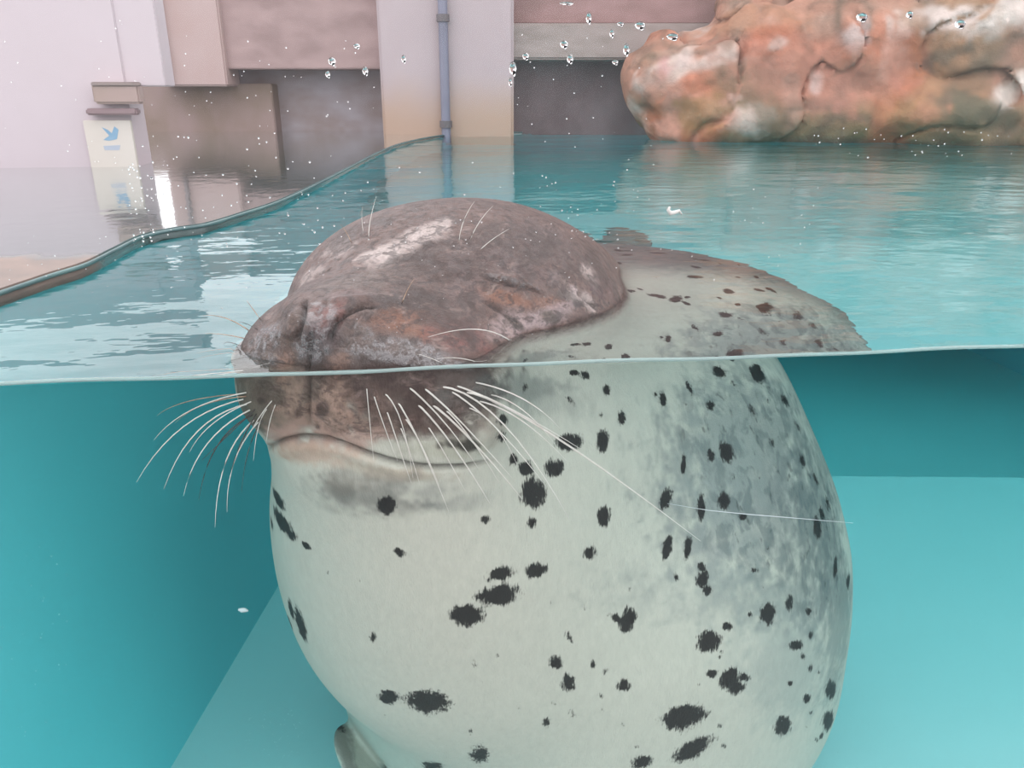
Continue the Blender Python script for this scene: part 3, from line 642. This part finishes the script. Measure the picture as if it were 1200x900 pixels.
# grey clouding of the back
cl = noisen(n, l, 1, 5, .62, mapped(n, l, (70, 70, 34), (0, math.radians(-24), 0)), .4)
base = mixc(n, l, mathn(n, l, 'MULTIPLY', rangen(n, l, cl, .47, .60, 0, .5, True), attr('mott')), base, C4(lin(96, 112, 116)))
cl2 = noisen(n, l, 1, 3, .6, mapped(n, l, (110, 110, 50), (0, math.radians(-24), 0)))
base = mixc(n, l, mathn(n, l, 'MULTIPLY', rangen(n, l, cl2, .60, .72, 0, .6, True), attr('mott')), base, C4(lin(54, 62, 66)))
# crown grain
face = attr('face')
fg = noisen(n, l, 1, 4, .7, mapped(n, l, (420, 900, 420), (.4, .3, .2)))
base = mixc(n, l, face, base, mixc(n, l, 1.0, base, mixc(n, l, rangen(n, l, fg, .3, .7), (.72, .72, .72, 1), (1.28, 1.27, 1.26, 1)), 'MULTIPLY'))
cg = noisen(n, l, 1, 6, .7, mapped(n, l, (120, 120, 190)), .6)
base = mixc(n, l, mathn(n, l, 'MULTIPLY', rangen(n, l, cg, .48, .60, 0, .70, True), face), base, C4(lin(66, 50, 48)))
cg2 = noisen(n, l, 1, 6, .7, mapped(n, l, (60, 60, 120), (.3, .2, .1)), .8)
base = mixc(n, l, mathn(n, l, 'MULTIPLY', rangen(n, l, cg2, .54, .68, 0, .50, True), face), base, C4(lin(182, 156, 148)))
bigf = noisen(n, l, 1, 5, .65, mapped(n, l, (24, 24, 40)), .7)
base = mixc(n, l, mathn(n, l, 'MULTIPLY', rangen(n, l, bigf, .47, .64, 0, .72, True), face), base, C4(lin(70, 52, 48)))
# black spots with combed, hairy edges
hair = noisen(n, l, 1, 2, .7, mapped(n, l, (620, 620, 130), (0, math.radians(20), 0)))
rag = noisen(n, l, 1, 3, .6, mapped(n, l, (130, 130, 100)))
sv = mathn(n, l, 'ADD', attr('spot'), mathn(n, l, 'ADD', mathn(n, l, 'MULTIPLY', mathn(n, l, 'SUBTRACT', hair, .5), 1.0), mathn(n, l, 'MULTIPLY', mathn(n, l, 'SUBTRACT', rag, .5), .9)))
sf = rangen(n, l, sv, -.02, .34, 0, .97, True)
base = mixc(n, l, sf, base, C4(lin(22, 23, 26)))
base = mixc(n, l, rangen(n, l, wetm, .4, 1, 0, .5), base, C4(lin(84, 70, 78)))
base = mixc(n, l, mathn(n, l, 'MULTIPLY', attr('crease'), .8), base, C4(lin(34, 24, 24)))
l.new(base, bs.inputs['Base Color'])
l.new(rangen(n, l, wetm, 0, 1, .60, .26), bs.inputs['Roughness']); l.new(rangen(n, l, wetn, 0, 1, .25, 1.0), bs.inputs['Specular IOR Level'])
l.new(rangen(n, l, wetm, .35, 1, 0, 1), bs.inputs['Coat Weight']); bs.inputs['Coat Roughness'].default_value = .10; bs.inputs['Coat IOR'].default_value = 1.7
bh = mathn(n, l, 'ADD', fine, mathn(n, l, 'MULTIPLY', noisen(n, l, 1, 4, .6, mapped(n, l, (330, 330, 260)), 1.0), mathn(n, l, 'MULTIPLY', wetn, 3.0)))
bo = bumpn(n, l, bh, .75, .0011); l.new(bo, bs.inputs['Normal']); l.new(bumpn(n, l, noisen(n, l, 1, 3, .7, mapped(n, l, (420, 420, 300))), 1.0, .0035), bs.inputs['Coat Normal'])
seal = np_mesh('seal', SV, SQ, m)
wetv = np.where(SV[:, 2] > .001, .38, 0.0)*sstep(.0, .004, SV[:, 2])
for x, y, rx, ry, an, s_ in [(462, 410, 74, 17, 6, 1), (510, 425, 50, 8, 4, 1), (430, 392, 26, 10, 40, .8), (365, 405, 26, 22, 0, 1), (310, 395, 26, 16, -30, .9), (372, 370, 30, 26, 0, .8), (600, 330, 42, 4, 14, .7), (300, 425, 30, 18, 0, .7)]:
    i, u = patch(pk, x, y, rx, ry, an, 1.4); wetv[i] = np.maximum(wetv[i], s_*(1-sstep(.6, 1.25, u)))
facev = sstep(-.02, .003, SV[:, 2])*sstep(.26, .18, SV[:, 1])
for x, y, rx, ry, an in [(430, 470, 170, 50, 4)]:
    i, u = patch(pk, x, y, rx, ry, an, 1.3); facev[i] = np.maximum(facev[i], .8*(1-sstep(.75, 1.1, u)))
for nm, arr in (('spot', sspot), ('mott', smott), ('crease', screase), ('wet', wetv), ('face', facev)):
    a = seal.data.attributes.new(nm, 'FLOAT', 'POINT'); a.data.foreach_set('value', arr.astype('f4'))
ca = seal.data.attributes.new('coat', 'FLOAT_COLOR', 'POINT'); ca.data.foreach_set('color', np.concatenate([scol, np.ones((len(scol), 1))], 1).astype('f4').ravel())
tag(seal, 'spotted seal with a brown wet head above water, eyes shut, muzzle on the glass', 'seal')

WH_W = plain('whisker_white', lin(255, 252, 246), lin(240, 232, 224), 200, .3)
WH_T = plain('whisker_tan', lin(214, 180, 150), lin(170, 130, 104), 300, .35)
WH_D = plain('whisker_dark', lin(70, 62, 60), None, 200, .4)
rw = random.Random(3)
def whisker(root, mid_, tip, lift, m, r=.00042, name='whisker', clear=True):
    """from the skin at root, bowed through mid_, ending at tip; lift = metres the tip stands off towards the viewer"""
    c, nn = pk.pick(*root)
    if c is None: return
    def pt(px_, py_, base_p, off):
        d = ray(px_, py_); t = ((base_p-CAM)@FWD)/(d@FWD); p = CAM+d*t; p = p-d*off
        return p
    # depth grows linearly from the root; never through the pane
    a = c-nn*.0015
    md = pt(mid_[0], mid_[1], c, lift*.5); tp = pt(tip[0], tip[1], c, lift)
    for p, q in ((md, mid_), (tp, tip)):
        if p[1] < .0032:
            p[:] = at_y(q[0], q[1], .0034)
    b_ = 2*md-.5*(a+tp); P = []
    for k in range(11):
        t = k/10; p = a*(1-t)**2+2*t*(1-t)*b_+tp*t*t
        if k and clear:
            d = p-CAM; zz = d@FWD; x_, y_ = 600+FPX*(d@RGT)/zz, 450-FPX*(d@UPV)/zz
            q_ = np.nonzero(pk.f & (abs(pk.px-x_) < 4) & (abs(pk.py-y_) < 4))[0]
            if len(q_) and zz > pk.z[q_].min()-.0012: p = CAM+d*((pk.z[q_].min()-.0012)/zz)
        p[1] = max(p[1], .0026); P.append(p)
    V, F = tube(P, [r*(1-.78*(k/10)**2) for k in range(11)], 6)
    mesh_obj(name, V, F, m, seal, smooth=True)
# right-hand fan, under water
for rt, md, tp, lf, r in [
        ((429, 453), (433, 492), (438, 540), .004, .3), ((437, 462), (450, 500), (466, 540), .006, .35), ((449, 461), (470, 495), (484, 560), .006, .4), ((452, 480), (466, 520), (482, 566), .006, .42), ((464, 470), (492, 520), (526, 600), .01, .5),
        ((473, 489), (495, 525), (515, 570), .008, .48), ((476, 452), (520, 495), (560, 548), .012, .55), ((486, 472), (530, 522), (574, 590), .014, .62), ((494, 453), (545, 500), (600, 560), .014, .6), ((503, 473), (556, 520), (612, 585), .018, .72),
        ((515, 453), (590, 497), (668, 610), .02, .62), ((532, 451), (600, 480), (680, 526), .016, .55), ((545, 460), (640, 505), (821, 634), .03, .85), ((555, 447), (612, 467), (656, 502), .014, .5), ((520, 480), (552, 515), (585, 566), .014, .5),
        ((548, 478), (580, 500), (606, 545), .012, .42), ((560, 470), (610, 492), (664, 540), .014, .5), ((527, 458), (580, 500), (640, 570), .016, .55), ((500, 500), (520, 530), (545, 575), .01, .4), ((575, 462), (612, 480), (650, 520), .01, .4), ((468, 500), (480, 530), (492, 568), .006, .35)]:
    whisker(rt, md, tp, lf, WH_W, r*.00100)
# left-hand fan, under water
for rt, md, tp, r, mm in [
        ((290, 460), (225, 480), (180, 516), .5, 0), ((286, 468), (215, 500), (160, 565), .6, 0), ((290, 474), (232, 505), (192, 573), .62, 0), ((294, 480), (243, 520), (215, 581), .6, 0), ((297, 486), (255, 522), (233, 586), .55, 2),
        ((300, 478), (262, 515), (236, 540), .4, 2), ((298, 492), (265, 540), (252, 618), .6, 0), ((303, 494), (275, 540), (266, 600), .5, 0), ((290, 465), (240, 474), (205, 496), .45, 1), ((300, 484), (282, 520), (270, 556), .5, 2),
        ((284, 462), (222, 470), (184, 487), .4, 1), ((296, 470), (250, 496), (222, 530), .45, 0), ((308, 492), (292, 525), (283, 577), .4, 2), ((312, 480), (303, 500), (297, 540), .4, 0), ((318, 470), (306, 486), (290, 512), .4, 0), ((322, 474), (316, 495), (312, 520), .35, 0)]:
    whisker(rt, md, tp, -.004, (WH_W, WH_T, WH_D)[mm], r*.00085)
# above the surface: muzzle and brow bristles
for rt, md, tp, lf, r, mm in [
        ((304, 373), (297, 363), (289, 352), 0, .42, 1), ((286, 384), (265, 373), (238, 370), 0, .5, 1), ((283, 395), (262, 392), (240, 391), 0, .42, 1), ((300, 385), (290, 380), (279, 377), .002, .3, 2), ((278, 413), (255, 418), (232, 429), 0, .6, 1), ((280, 418), (256, 424), (236, 436), 0, .55, 1), ((275, 404), (268, 401), (262, 405), 0, .3, 2),
        ((431, 278), (434, 258), (441, 230), .004, .5, 0), ((425, 272), (424, 256), (425, 242), .003, .3, 0), ((411, 283), (405, 271), (399, 263), .003, .35, 1),
        ((538, 283), (543, 260), (556, 236), .004, .45, 0), ((551, 280), (562, 260), (578, 241), .004, .42, 0), ((563, 291), (578, 280), (597, 268), .004, .42, 0), ((472, 353), (477, 341), (485, 327), .003, .42, 1),
        ((603, 401), (560, 386), (502, 395), .012, .62, 0), ((316, 428), (305, 436), (296, 442), .002, .4, 0), ((520, 425), (500, 418), (488, 415), .004, .3, 0), ((575, 428), (540, 420), (512, 421), .008, .4, 0)]:
    whisker(rt, md, tp, lf, (WH_W, WH_T, WH_D)[mm], r*.00066, 'whisker' if rt[1] > 340 and rt[0] not in (472,) else 'brow_bristle')

# ================================================================ WATER AND GLASS
m, n, l, bs = mat('water_surface'); n.remove(bs); out = n['Material Output']
g = n.new('ShaderNodeBsdfGlass'); g.inputs['IOR'].default_value = 1.333; g.inputs['Roughness'].default_value = 0.0
v = mapped(n, l, (1, 1.6, 1)); h = mathn(n, l, 'ADD', noisen(n, l, 9, 2, .5, v), mathn(n, l, 'MULTIPLY', noisen(n, l, 34, 2, .5, v), .22))
l.new(bumpn(n, l, h, 1.0, .0022), g.inputs['Normal'])
l.new(g.outputs[0], out.inputs['Surface'])
ab = n.new('ShaderNodeVolumeAbsorption'); ab.inputs['Color'].default_value = (.22, .86, .88, 1); ab.inputs['Density'].default_value = .8
l.new(ab.outputs[0], out.inputs['Volume']); WATER_TOP = m
m, n, l, bs = mat('water_body'); n.remove(bs); out = n['Material Output']
t = n.new('ShaderNodeBsdfTransparent'); l.new(t.outputs[0], out.inputs['Surface'])
ab = n.new('ShaderNodeVolumeAbsorption'); ab.inputs['Color'].default_value = (.22, .86, .88, 1); ab.inputs['Density'].default_value = .8
l.new(ab.outputs[0], out.inputs['Volume']); WATER_BODY = m
xs = steps((-.60, -.36, .04), (-.36, .55, .007), (.55, 2.31, .02))
ys = np.concatenate([[.0004, .0010, .0017, .0026, .0038, .0055, .008, .012, .017, .023], steps((.030, .5, .0075), (.5, 2.80, .02))])
GX, GY = np.meshgrid(xs, ys, indexing='ij')
rs = np.random.RandomState(11); GZ = np.zeros_like(GX)
for k in range(26):
    th = rs.normal(math.pi/2, .55); wl2 = rs.uniform(.05, .32); ph = rs.uniform(0, 6.28)
    GZ += .00007*(wl2/.15)*np.sin((GX*math.cos(th)+GY*math.sin(th))*6.283/wl2+ph)
GZ += .0026*np.exp(-(GY-.0004)/.0016)
nx_, ny_ = GX.shape
V = np.stack([GX.ravel(), GY.ravel(), GZ.ravel()], 1); I = np.arange(nx_*ny_).reshape(nx_, ny_)
Q = np.stack([I[:-1, :-1], I[1:, :-1], I[1:, 1:], I[:-1, 1:]], -1).reshape(-1, 4)
BZ = -1.17
bd = {}
def skirt(idx, flip):
    global V, Q
    base_ = len(V); low = V[idx].copy(); low[:, 2] = BZ; V = np.vstack([V, low]); j = np.arange(len(idx))+base_
    q = np.stack([idx[:-1], j[:-1], j[1:], idx[1:]], 1)
    Q = np.vstack([Q, q if not flip else q[:, ::-1]]); return j
ntop = len(Q)
jf = skirt(I[:, 0], False); jr = skirt(I[-1, :], False); jb = skirt(I[:, -1], True); jl = skirt(I[0, :], True)
V = np.vstack([V, [[xs[0], ys[0], BZ], [xs[-1], ys[0], BZ], [xs[-1], ys[-1], BZ], [xs[0], ys[-1], BZ]]]); kk = len(V)-4
Q = np.vstack([Q, [[kk+3, kk+2, kk+1, kk]]])
water = np_mesh('pool_water', V, Q, WATER_TOP); water.data.materials.append(WATER_BODY)
mi = np.zeros(len(water.data.polygons), 'i4'); mi[ntop:] = 1; water.data.polygons.foreach_set('material_index', mi)
sm = np.ones(len(mi), bool); sm[ntop:] = False; water.data.polygons.foreach_set('use_smooth', sm)
bm = bmesh.new(); bm.from_mesh(water.data); bmesh.ops.remove_doubles(bm, verts=[v_ for v_ in bm.verts if v_.co.z < BZ+.01 or abs(v_.co.y-ys[0]) < 1e-5 or abs(v_.co.y-ys[-1]) < 1e-4 or abs(v_.co.x-xs[0]) < 1e-4 or abs(v_.co.x-xs[-1]) < 1e-4], dist=1e-5); bm.to_mesh(water.data); bm.free()
tag(water, 'clear turquoise tinted pool water with gentle ripples', kind='structure')

# the viewing pane
m, n, l, bs = mat('window_glass'); n.remove(bs); out = n['Material Output']
t = n.new('ShaderNodeBsdfTransparent'); t.inputs['Color'].default_value = (.985, .995, .99, 1); gl = n.new('ShaderNodeBsdfGlossy'); gl.inputs['Roughness'].default_value = .0
fr = n.new('ShaderNodeFresnel'); fr.inputs['IOR'].default_value = 1.38; mx = n.new('ShaderNodeMixShader')
gm = n.new('ShaderNodeNewGeometry'); l.new(mathn(n, l, 'MULTIPLY', fr.outputs[0], mathn(n, l, 'SUBTRACT', 1.0, gm.outputs['Backfacing'])), mx.inputs[0]); l.new(t.outputs[0], mx.inputs[1]); l.new(gl.outputs[0], mx.inputs[2]); l.new(mx.outputs[0], out.inputs['Surface']); PANE = m
tag(boxm('window_1', (.9, -.0062, -.05), (3.6, .012, 2.1), X3, PANE), 'thick clear viewing pane of the pool', kind='structure')
# bright line where the water meets the pane
m, n, l, bs = mat('meniscus_water'); bs.inputs['Base Color'].default_value = C4(lin(225, 250, 248)); bs.inputs['Roughness'].default_value = .08; bs.inputs['Transmission Weight'].default_value = .55; bs.inputs['IOR'].default_value = 1.333
P = []; 
for x in np.arange(-.36, 2.3, .01): P.append((x, .0012, .0016+.0005*math.sin(x*23)+.0003*math.sin(x*61+1)))
V, F = tube(P, [.0012]*len(P), 8)
tag(mesh_obj('water_edge', V, F, m, smooth=True), 'pale turquoise line of water clinging to the glass at the waterline', 'waterline', kind='structure')

# droplets on the pane
m, n, l, bs = mat('droplet_water'); bs.inputs['Base Color'].default_value = (1, 1, 1, 1); bs.inputs['Roughness'].default_value = 0.0; bs.inputs['Transmission Weight'].default_value = 1.0; bs.inputs['IOR'].default_value = 1.333; DROP = m
def bead(bm, c, rx, rz_, dy, seg=8):
    """half lens on the inner face of the pane"""
    rings = 3; vs = []
    for r_ in range(rings+1):
        a = r_/rings*math.pi/2; rr = math.cos(a)
        if r_ == rings: vs.append([bm.verts.new((c[0], c[1]+dy, c[2]))]); break
        vs.append([bm.verts.new((c[0]+rx*rr*math.cos(2*math.pi*k/seg), c[1]+dy*math.sin(a), c[2]+rz_*rr*math.sin(2*math.pi*k/seg))) for k in range(seg)])
    for r_ in range(rings):
        for k in range(seg):
            a_, b_ = vs[r_][k], vs[r_][(k+1) % seg]
            if r_ == rings-1: bm.faces.new((a_, b_, vs[rings][0]))
            else: bm.faces.new((a_, b_, vs[r_+1][(k+1) % seg], vs[r_+1][k]))
    bm.faces.new(list(reversed(vs[0])))
def bead_obj(name, items, m):
    bm = bmesh.new()
    for c_, a_, b_, d_ in items: bead(bm, c_, a_, b_, d_)
    bmesh.ops.recalc_face_normals(bm, faces=bm.faces)
    me = bpy.data.meshes.new(name); bm.to_mesh(me); bm.free(); me.materials.append(m); me.shade_smooth(); return link(bpy.data.objects.new(name, me))
rr_ = random.Random(21); it = []
def sc(n_, x0, x1, y0, y1, r0, r1, bias=1.0):
    for _ in range(n_):
        x = rr_.uniform(x0, x1); y = y0+(y1-y0)*rr_.random()**bias; p = at_y(x, y, .0); r_ = rr_.uniform(r0, r1)*.00032
        it.append((p, r_, r_*rr_.uniform(.8, 1.1), r_*.7))
sc(90, 160, 420, 150, 290, .7, 1.7, .8); sc(70, 420, 760, 190, 300, .6, 1.5); sc(70, 640, 960, 210, 330, .6, 1.4); sc(40, 950, 1200, 150, 185, .6, 1.5); sc(40, 200, 440, 40, 150, .6, 1.3); sc(30, 600, 780, 40, 200, .6, 1.3); sc(40, 150, 180, 190, 290, .9, 2.0); sc(30, 0, 200, 10, 200, .6, 1.2); sc(50, 250, 700, 300, 400, .5, 1.1); sc(30, 0, 260, 270, 350, .6, 1.2)
tag(bead_obj('fine_spray', it, DROP), 'fine spray of tiny water beads on the glass above the waterline', 'spray', kind='stuff')
bubble_m = plain('bubble_shine', lin(225, 240, 240), None, 50, .15)
it = []
sc(46, 285, 355, 830, 890, .4, .7); sc(30, 770, 960, 830, 898, .6, 1.0); sc(45, 0, 80, 630, 890, .5, .9); sc(40, 600, 1000, 750, 899, .4, .8); sc(30, 900, 1200, 420, 700, .4, .7); sc(20, 500, 900, 560, 640, .3, .6)
tag(bead_obj('air_bubbles', it, bubble_m), 'tiny air bubbles clinging to the glass under the water', 'bubbles', kind='stuff')
DL = [((661, 52), 9, 8, 'round water drop on the glass under the grey beam left of the rock'), ((668, 69), 7, 9, 'drop on the glass at the foot of the grey beam, below the round one'), ((690, 21), 6, 11, 'tall thin drop on the glass near the top, above the beam'), ((717, 39), 5, 8, 'small oval drop on the glass in front of the beam'), ((750, 30), 12, 8, 'wide drop on the glass just left of the rock top'), ((734, 58), 7, 12, 'slanted drop on the glass at the left tip of the rock'), ((616, 66), 7, 7, 'drop on the glass just right of the pillar'), ((601, 80), 8, 14, 'largest dark drop on the glass at the right edge of the pillar'), ((598, 96), 4, 9, 'narrow drop under the largest one at the pillar edge'), ((428, 83), 6, 9, 'drop on the glass just left of the pillar'), ((389, 72), 8, 8, 'drop on the glass over the dark recess left of the pillar'), ((384, 87), 5, 7, 'small drop below the one over the dark recess'), ((418, 54), 7, 5, 'drop on the glass high on the mauve wall'), ((473, 69), 5, 8, 'slanting drop on the glass on the left half of the pillar'), ((727, 28), 8, 4, 'thin sliver of a drop between beam and rock'), ((788, 43), 14, 7, 'irregular splash of water on the glass over the rock'), ((721, 73), 7, 5, 'flat drop on the glass low by the rock tip'), ((664, 4), 16, 3, 'flat smear of water at the very top, right of the pillar'), ((1010, 20), 14, 9, 'ragged splash on the glass over the grey streak of the rock'), ((1066, 17), 9, 7, 'drop on the glass beside the white patch of the rock'), ((1125, 28), 14, 9, 'wide drop below the white patch of the rock')]
for (x, y), w_, h_, lb in DL:
    p = at_y(x, y, .0); a_ = w_*.5*.00048; b_ = h_*.5*.00048
    it = [(p, a_, b_, min(a_, b_)*.75), (p+np.array([a_*.35, 0, -b_*.75]), a_*.45, b_*.5, min(a_, b_)*.5)]
    tag(bead_obj('water_drop', it, DROP), lb, 'drop', 'larger water drops on the glass')

# small bright flecks
FL = plain('white_fleck_matter', lin(250, 244, 240), None, 60, .6)
P = [at_y(x, y, .0012) for x, y in [(785, 242), (783, 246), (786, 250), (791, 249), (796, 247), (799, 251)]]
V, F = tube(P, [.0006, .0010, .0013, .0012, .0009, .0004], 8); tag(mesh_obj('white_fleck', V, F, FL, smooth=True), 'small white squiggly fleck stuck to the glass above the back of the seal', 'fleck')
P = [at_y(x, y, .0030) for x, y in [(279, 714), (283, 715), (287, 715), (291, 716)]]
V, F = tube(P, [.0006, .0015, .0014, .0005], 8); tag(mesh_obj('scale_flake', V, F, plain('pale_flake', lin(200, 226, 230), None, 60, .6), smooth=True), 'small pale flake in the water left of the body of the seal', 'flake')
P = [at_y(x, y, -.0126) for x, y in [(782, 590), (830, 598), (880, 603), (930, 607), (1000, 613)]]
V, F = tube(P, [.0001, .00022, .00028, .00022, .00008], 5); tag(mesh_obj('glass_scratch', V, F, plain('scratch_white', lin(214, 226, 230), None, 300, .5)), 'thin pale scratch across the glass before the grey flank', 'scratch')
